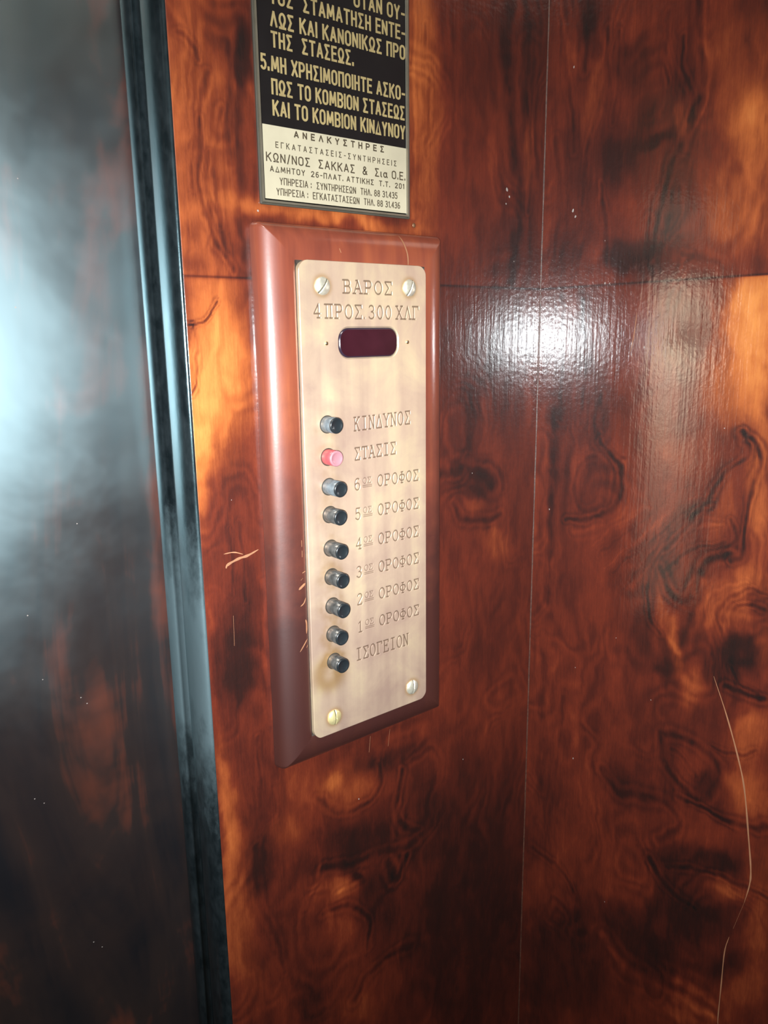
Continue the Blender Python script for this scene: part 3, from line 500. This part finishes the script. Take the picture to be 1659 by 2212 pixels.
def brass_mat():
    m, nt, bs = new_mat('worn_brass')
    g = nd(nt, 'ShaderNodeAttribute', attribute_name='grime_and_shade').outputs['Fac']; s = nd(nt, 'ShaderNodeAttribute', attribute_name='stain').outputs['Fac']
    n1 = noise(nt, 22, coords(nt), 5, 0.6, 0.4); n2 = noise(nt, 55, coords(nt, (1, 1, 0.06)), 4)
    f = math_n(nt, 'ADD', math_n(nt, 'MULTIPLY', n1, 0.6), math_n(nt, 'MULTIPLY', n2, 0.4))
    col = ramp(nt, f, [(0.36, (0.49, 0.335, 0.26)), (0.5, (0.60, 0.435, 0.315)), (0.64, (0.72, 0.57, 0.36))])
    col = mixc(nt, math_n(nt, 'MULTIPLY', s, 0.8), col, (0.36, 0.20, 0.07)); col = mixc(nt, math_n(nt, 'MULTIPLY', g, 0.8), col, (0.10, 0.055, 0.03))
    nt.links.new(col, bs.inputs['Base Color']); bs.inputs['Metallic'].default_value = 0.6
    rr = nt.nodes.new('ShaderNodeMapRange'); rr.inputs[1].default_value = 0.35; rr.inputs[2].default_value = 0.65; rr.inputs[3].default_value = 0.34; rr.inputs[4].default_value = 0.46
    nt.links.new(n2, rr.inputs[0]); nt.links.new(rr.outputs[0], bs.inputs['Roughness'])
    bump(nt, bs, noise(nt, 18, coords(nt, (1, 1, 0.15)), 2), 0.25, 0.0015)
    return m
M_BRASS = brass_mat()
mesh_obj('faceplate', V-ORG, F.tolist()+skirt.tolist(), M_BRASS, panel, smooth=[True]*len(F)+[False]*len(skirt),
         attrs={'grime_and_shade': list(grime_and_shade.ravel())+list(pad), 'stain': list(stain.ravel())+list(pad)})
tag(bpy.data.objects['faceplate'], 'engraved brass plate with Greek floor names')

def lathe(prof, n=32):                      # profile (r, h) about the -y axis
    V = []; F = []
    for r, h in prof:
        for k in range(n): V.append((r*math.cos(2*math.pi*k/n), -h, r*math.sin(2*math.pi*k/n)))
    for i in range(len(prof)-1):
        for k in range(n):
            k2 = (k+1) % n; F.append([i*n+k, i*n+k2, (i+1)*n+k2, (i+1)*n+k])
    F.append(list(range((len(prof)-1)*n, len(prof)*n)))
    return np.array(V), F
# display window
M_LENS = simple('dark_red_lens', (0.022, 0.0045, 0.008), 0.12, coat=1.0, nscale=40, noise_amt=0.3)
pts = rrect(WX-WW+.0006, WX+WW-.0006, WZ-WH+.0006, WZ+WH-.0006, WR-.0006, 10); ins = rrect(WX-WW+.0018, WX+WW-.0018, WZ-WH+.0018, WZ+WH-.0018, WR-.0018, 10)
n = len(pts); V = [(x, -PH+0.00125, Z0+z) for x, z in pts]+[(x, -PH+0.0004, Z0+z) for x, z in pts]+[(x, -PH-0.0001, Z0+z) for x, z in ins]
F = [[i*n+k, i*n+(k+1) % n, (i+1)*n+(k+1) % n, (i+1)*n+k] for i in range(2) for k in range(n)]+[list(range(2*n, 3*n))]
mb = MB(); mb.add(V, F[:-1], 1, True); mb.add(V, F[-1:], 0, False)
tag(mb.build('display_window', [M_LENS, simple('lens_edge', (0.020, 0.012, 0.022), 0.2, coat=1.0)], panel, ORG), 'dark red floor display window')
# pins beside the window
M_PIN = simple('brass_pin', (0.80, 0.66, 0.40), 0.25, 1.0)
for x, z in ((.3325, -.0063), (.4097, -.0066)):
    V, F = lathe([(.0015, 0), (.0015, .0004), (.0011, .0009), (.0004, .0011)], 14)
    mesh_obj('pin', V+np.array((x, -PH, Z0+z))-ORG, F, M_PIN, panel, smooth=True)
# slotted round-head screws
M_NICKEL = simple('nickel_screw', (0.66, 0.62, 0.50), 0.36, 0.7, nscale=300, noise_amt=0.15)
M_YELLOW = simple('brass_screw', (0.70, 0.60, 0.30), 0.36, 0.6, nscale=300, noise_amt=0.15)
M_SLOT = simple('screw_slot', (0.06, 0.05, 0.03), 0.6)
for q, (sx, sz, ang) in enumerate(SCREWS):
    R_, H_, sw, sdp = 0.0064, 0.0030, 0.00065, 0.0011
    bm = bmesh.new(); n = 40; rings = 12; vs = []
    g = np.linspace(-1, 1, 61); gxs, gys = np.meshgrid(g, g, indexing='ij')
    rad = np.maximum(np.abs(gxs), np.abs(gys)); ln = np.hypot(gxs, gys)+1e-9; sxq = gxs*rad/ln*R_; syq = gys*rad/ln*R_
    hh = H_*np.sqrt(np.clip(1-(rad*0.97)**2, 0, 1)); slot = np.abs(syq) < sw
    hh = np.where(slot, np.minimum(hh, np.maximum(hh-sdp, 0.0004)), hh)
    a = math.radians(ang); V = np.stack([(sxq*math.cos(a)-syq*math.sin(a)).ravel(), -hh.ravel(), (sxq*math.sin(a)+syq*math.cos(a)).ravel()], -1)
    ii = np.arange(61*61).reshape(61, 61); F = np.stack([ii[:-1, :-1], ii[1:, :-1], ii[1:, 1:], ii[:-1, 1:]], -1).reshape(-1, 4)
    sl = slot.ravel(); fm = [1 if (sl[f[0]] and sl[f[1]] and sl[f[2]] and sl[f[3]]) else 0 for f in F]
    bm.free()
    per = np.concatenate([ii[:, 0], ii[-1, 1:], ii[-2::-1, -1], ii[0, -2:0:-1]]); nb = len(V); Vb = V[per].copy(); Vb[:, 1] = 0.0003; V = np.vstack([V, Vb]); k = np.arange(len(per)); k2 = (k+1) % len(per)
    F2 = F.tolist()+np.stack([per[k], nb+k, nb+k2, per[k2]], -1).tolist()
    mesh_obj('screw', V+np.array((sx, -PH, Z0+sz))-ORG, F2, [M_YELLOW if q == 2 else M_NICKEL, M_SLOT], panel, smooth=True, fmat=fm+[0]*len(per))
# push buttons
M_SHAFT = simple('worn_sheen_button_shaft', (0.075, 0.072, 0.068), 0.24, 0.4, coat=0.6, nscale=200, noise_amt=0.5)  # grey paints the brass's grazing reflection onto worn black plastic
M_SHAFTW = simple('bleached_button_shaft', (0.12, 0.135, 0.145), 0.34, 0.3, coat=0.4, nscale=220, noise_amt=0.4)
M_CAP = simple('black_button_cap', (0.010, 0.013, 0.015), 0.28, coat=0.3)
M_REDS = simple('red_button_plastic', (0.30, 0.055, 0.06), 0.3, coat=0.6)
M_REDC = simple('pink_button_face', (0.30, 0.13, 0.15), 0.35, coat=0.4)
M_HOLE = simple('button_hole', (0.03, 0.022, 0.014), 0.6)
for k, (zb, L) in enumerate(BUTTONS):
    at = np.array((BXC, -PH, Z0+zb))-ORG; rb = 0.0059
    shaft = M_REDS if k == 1 else (M_SHAFTW if k in (0, 2) else M_SHAFT)
    V, F = lathe([(rb*1.03, -0.0002), (rb*1.03, .0008), (rb, .0014), (rb, L-.0016)], 40)
    b = mesh_obj('push_button', V+at, F, shaft, panel, smooth=[True]*(len(F)-1)+[False])
    tag(b, 'red push button' if k == 1 else 'black push button')
    V, F = lathe([(rb+.00002, L-.0013), (rb+.00002, L-.0007), (rb-.0004, L-.0002), (rb-.0011, L), (rb-.0016, L-.0003), (rb-.0030, L-.0008), (rb-.0048, L-.0010)], 40)
    c = mesh_obj('button_cap', V+at, F, M_REDC if k == 1 else M_CAP, b, smooth=True)
    V, F = lathe([(rb*1.03, .00005), (rb*1.03, .00012), (rb*1.14, .00012), (rb*1.14, -.0001)], 40)
    mesh_obj('hole_rim', V+at, F[:-1], M_HOLE, b)

# ------------------------------------------------------------------ instruction sign
SX0, SX1, SZ0, SZ1 = 0.2932, 0.4278, 0.0880, 0.520
sign = empty('instruction_sign', ((SX0+SX1)/2, 0, Z0+SZ0), 'framed black sign with gold Greek lift instructions above the brass panel', 'sign')
SO = np.array(((SX0+SX1)/2, 0, Z0+SZ0))
M_SBLACK = simple('sign_black_enamel', (0.008, 0.007, 0.007), 0.3)
M_SCREAM = simple('sign_cream_enamel', (0.35, 0.31, 0.22), 0.4, coat=0.3, noise_amt=0.10, nscale=25)
M_GOLD = simple('sign_gold_lettering', (0.25, 0.19, 0.085), 0.45, 0.0, noise_amt=0.15, nscale=120)
M_INK = simple('sign_dark_lettering', (0.045, 0.032, 0.018), 0.5)
M_RIM = simple('sign_metal_rim', (0.36, 0.32, 0.24), 0.30, 0.8)
M_RIMD = simple('sign_dark_rim', (0.05, 0.045, 0.035), 0.4)
mb = MB(); V, F = sweep([(0, .0002), (0, .0016), (.0004, .0020), (.0010, .0020), (.0013, .0014)], SX0, SX1, SZ0, SZ1, .0012, .0003, 4); mb.add(V, F, 1, False)
V, F = sweep([(.0013, .0014), (.0016, .0026), (.0028, .0026), (.0031, .0015)], SX0, SX1, SZ0, SZ1, .0012, .0003, 4); mb.add(V, F, 0, False)
V, F = sweep([(.0031, .0015), (.0034, .0012), (.0040, .0012)], SX0, SX1, SZ0, SZ1, .0012, .0003, 4); mb.add(V, F, 1, False)
mb.build('sign_rim', [M_RIM, M_RIMD], sign, SO)
mb = MB(); mb.box(SX0+.0008, SX1-.0008, -.0012, -.0002, Z0+SZ0+.0008, Z0+SZ1-.0008); mb.build('black_panel', M_SBLACK, sign, SO)
mb = MB(); mb.box(SX0+.0040, SX1-.0034, -.0016, -.0010, Z0+SZ0+.0040, Z0+.1394); mb.build('cream_nameplate', M_SCREAM, sign, SO)
def sans_glyphs():
    def arc(cx, cy, rx, ry, a0, a1, n=12): return [(cx+rx*math.cos(math.radians(a0+(a1-a0)*k/n)), cy+ry*math.sin(math.radians(a0+(a1-a0)*k/n))) for k in range(n+1)]
    def rbox(x0, x1, y0, y1, r): return arc(x1-r, y1-r, r, r, 90, 0, 5)+arc(x1-r, y0+r, r, r, 0, -90, 5)+arc(x0+r, y0+r, r, r, -90, -180, 5)+arc(x0+r, y1-r, r, r, 180, 90, 5)+[(x1-r, y1)]
    bowl = lambda y0, y1, x1: [(0, y1)]+arc(x1, (y0+y1)/2, .5-x1, (y1-y0)/2, 90, -90, 10)+[(0, y0)]
    O = rbox(0, .5, 0, 1, .24)
    G = {'Α': ([[(0, 0), (.27, 1), (.54, 0)], [(.1, .3), (.44, .3)]], .54), 'Β': ([[(0, 0), (0, 1)], bowl(.52, 1, .28), bowl(0, .52, .3)], .5), 'Γ': ([[(0, 0), (0, 1), (.42, 1)]], .42),
         'Δ': ([[(.27, 1), (0, 0), (.54, 0), (.27, 1)]], .54), 'Ε': ([[(.42, 1), (0, 1), (0, 0), (.42, 0)], [(0, .52), (.36, .52)]], .42), 'Η': ([[(0, 0), (0, 1)], [(.46, 0), (.46, 1)], [(0, .5), (.46, .5)]], .46),
         'Ι': ([[(0, 0), (0, 1)]], 0.0), 'Κ': ([[(0, 0), (0, 1)], [(.48, 1), (.02, .42)], [(.16, .6), (.5, 0)]], .5), 'Λ': ([[(0, 0), (.27, 1), (.54, 0)]], .54),
         'Μ': ([[(0, 0), (.06, 1), (.33, .2), (.6, 1), (.66, 0)]], .66), 'Ν': ([[(0, 0), (0, 1), (.48, 0), (.48, 1)]], .48), 'Ο': ([O], .5), 'Π': ([[(0, 0), (0, 1), (.48, 1), (.48, 0)]], .48),
         'Ρ': ([[(0, 0), (0, 1)], bowl(.44, 1, .26)], .5), 'Σ': ([[(.48, 1), (.02, 1), (.28, .52), (.02, 0), (.5, 0)]], .5), 'Τ': ([[(0, 1), (.5, 1)], [(.25, 1), (.25, 0)]], .5),
         'Υ': ([[(0, 1), (.25, .46), (.5, 1)], [(.25, .46), (.25, 0)]], .5), 'Χ': ([[(0, 0), (.5, 1)], [(0, 1), (.5, 0)]], .5),
         'Ω': ([[(0, 0), (.17, 0)]+[(.17, .12)]+arc(.27, .62, .26, .38, 236, -56, 16)+[(.37, .12), (.37, 0), (.54, 0)]], .54),
         '0': ([rbox(0, .44, 0, 1, .21)], .44), '1': ([[(0, .8), (.16, 1), (.16, 0)]], .16), '2': ([arc(.22, .74, .22, .26, 165, -25)+[(0, .02), (0, 0), (.46, 0)]], .46), '3': ([arc(.2, .76, .2, .24, 150, -90)+arc(.2, .27, .24, .27, 90, -150)], .44),
         '4': ([[(.36, 0), (.36, 1), (0, .3), (.48, .3)]], .48), '5': ([[(.42, 1), (.04, 1), (.02, .54)]+arc(.19, .31, .24, .31, 120, -150)], .44), '6': ([[(.4, .96)]+arc(.27, .62, .26, .36, 80, 180)+arc(.22, .3, .21, .3, 180, -180, 20)], .44),
         '8': ([arc(.22, .75, .19, .25, 0, 360, 18), arc(.22, .26, .23, .26, 0, 360, 18)], .45), '-': ([[(0, .45), (.26, .45)]], .26), '/': ([[(0, -.05), (.26, 1.05)]], .26), '.': ([[(0, .0), (0, .13)]], 0.0), ':': ([[(0, .08), (0, .22)], [(0, .58), (0, .72)]], 0.0),
         '&': ([[(.55, 0), (.12, .7)]+arc(.25, .82, .14, .18, 200, -20, 10)+[(.06, .36)]+arc(.22, .22, .2, .22, 140, 320, 10)+[(.52, .45)]], .55), 'ι': ([[(0, .62), (0, .1), (.08, 0)]], .08), 'α': ([arc(.2, .31, .2, .31, 0, 360, 18), [(.42, .62), (.4, .2), (.5, 0)]], .5)}
    return G
SG = sans_glyphs()
def lettering(text, x0, x1, zb, cap, y, mat, sw, name, parent, org, tilt=0.0, gap=0.24, space=0.42):
    """painted lettering: every stroke a thin raised stripe of paint; sw is the stroke width over the cap height"""
    pen = 0; items = []
    for ch in text:
        if ch == ' ': pen += space; continue
        pls, w = SG[ch]; items.append((pen, pls)); pen += w+gap+sw*0.5
    pen -= gap+sw*0.5
    fx = (x1-x0-sw*cap)/pen; V = []; F = []; q = 0
    for ox, pls in items:
        cut = []
        for pl in pls:                          # sharp turns become separate strokes
            cur = [pl[0]]
            for i in range(1, len(pl)):
                cur.append(pl[i])
                if i < len(pl)-1:
                    u = np.array(pl[i])-np.array(pl[i-1]); w = np.array(pl[i+1])-np.array(pl[i])
                    if np.dot(u, w) < -0.3*np.hypot(*u)*np.hypot(*w): cut.append((cur, True)); cur = [pl[i]]
            cut.append((cur, len(cur) < len(pl)))
        for pl, was_cut in cut:
            P = [np.array(((ox+a)*fx, (sw*.5+b*(1-sw))*cap)) for a, b in pl]; n = len(P); hw = sw*cap*0.5
            closed = np.hypot(*(P[0]-P[-1])) < 1e-9
            L = []
            for i in range(n):
                if closed: tp, tn = P[i]-P[i-1 if i else n-2], P[(i+1) if i < n-1 else 1]-P[i]
                else: tp = P[i]-P[i-1] if i else P[1]-P[0]; tn = P[i+1]-P[i] if i < n-1 else P[i]-P[i-1]
                tp = tp/(np.hypot(*tp)+1e-12); tn = tn/(np.hypot(*tn)+1e-12)
                n1 = np.array([-tp[1], tp[0]]); n2 = np.array([-tn[1], tn[0]]); m = n1+n2; d = np.dot(m, n1)
                m = m/d if d > 0.45 else (n1+n2)*1.15
                c = P[i]
                if not closed and i == 0: c = c-tn*hw*(0.55 if was_cut else 0.95)
                if not closed and i == n-1: c = c+tp*hw*(0.55 if was_cut else 0.95)
                L.append((c+m*hw, c-m*hw))
            q += 1; yy = -y-(q % 5)*0.000004; b0 = len(V)
            for a, b in L:
                for p, dy in ((a, 0), (b, 0), (a, .0002), (b, .0002)):
                    t = p[0]/(x1-x0); V.append((x0+sw*cap*.5+p[0], yy+dy, Z0+zb+p[1]+tilt*t))
            for i in range(n-1):
                k = b0+4*i
                F += [[k, k+1, k+5, k+4], [k+2, k, k+4, k+6], [k+1, k+3, k+7, k+5]]
    return mesh_obj(name, np.array(V)-org, F, mat, parent)
LN = [('ΟΤΑΝ ΟΥ-', 376.4, 424.0, 227.2, .3), ('ΤΟΣ  ΣΤΑΜΑΤΗΣΗ ΕΝΤΕ-', 306.8, 424.2, 214.2, .3), ('ΛΩΣ ΚΑΙ ΚΑΝΟΝΙΚΩΣ ΠΡΟ', 306.6, 424.2, 200.2, 1.0), ('ΤΗΣ  ΣΤΑΣΕΩΣ.', 306.6, 375.6, 187.9, .6),
      ('5.', 298.0, 304.8, 173.0, 0), ('ΜΗ ΧΡΗΣΙΜΟΠΟΙΗΤΕ ΑΣΚΟ-', 306.0, 423.8, 172.9, 0), ('ΠΩΣ ΤΟ ΚΟΜΒΙΟΝ ΣΤΑΣΕΩΣ', 305.6, 423.6, 158.8, .3), ('ΚΑΙ ΤΟ ΚΟΜΒΙΟΝ ΚΙΝΔΥΝΟΥ', 305.8, 423.8, 145.6, 0)]
for t, a, b, z, tl in LN: lettering(t, a/1000, b/1000, z/1000, .0101, .0014, M_GOLD, 0.150, 'gold_lettering', sign, SO, tl/1000)
LN = [('ΑΝΕΛΚΥΣΤΗΡΕΣ', 322.0, 402.3, 133.7, 4.6, .19, .62), ('ΕΓΚΑΤΑΣΤΑΣΕΙΣ-ΣΥΝΤΗΡΗΣΕΙΣ', 306.8, 414.5, 125.4, 4.0, .13, .52), ('ΚΩΝ/ΝΟΣ  ΣΑΚΚΑΣ  &  Σια Ο.Ε.', 298.9, 423.2, 116.0, 6.0, .135, .24),
      ('ΑΔΜΗΤΟΥ  26-ΠΛΑΤ. ΑΤΤΙΚΗΣ  Τ.Τ.  201', 301.6, 422.0, 109.6, 4.0, .155, .30), ('ΥΠΗΡΕΣΙΑ :  ΣΥΝΤΗΡΗΣΕΩΝ  ΤΗΛ. 88 31.435', 309.0, 415.2, 101.8, 4.8, .12, .22), ('ΥΠΗΡΕΣΙΑ :  ΕΓΚΑΤΑΣΤΑΣΕΩΝ  ΤΗΛ. 88 31.436', 306.1, 417.7, 94.8, 4.8, .12, .22)]
for t, a, b, z, cp, sw, gp in LN: lettering(t, a/1000, b/1000, z/1000, cp/1000, .0018, M_INK, sw, 'dark_lettering', sign, SO, 0, gp)

# small nail under the sign's corner
V, F = lathe([(.0009, -.004), (.0009, .0006), (.0017, .0008), (.0017, .0012), (.0008, .0016)], 14)
nl = mesh_obj('nail', V, F, simple('rusty_nail', (0.16, 0.08, 0.04), 0.5, 0.5), smooth=True); nl.location = (.4325, 0, Z0+.0838)
tag(nl, 'small brown nail in the veneer beside the lower right corner of the sign', 'nail')
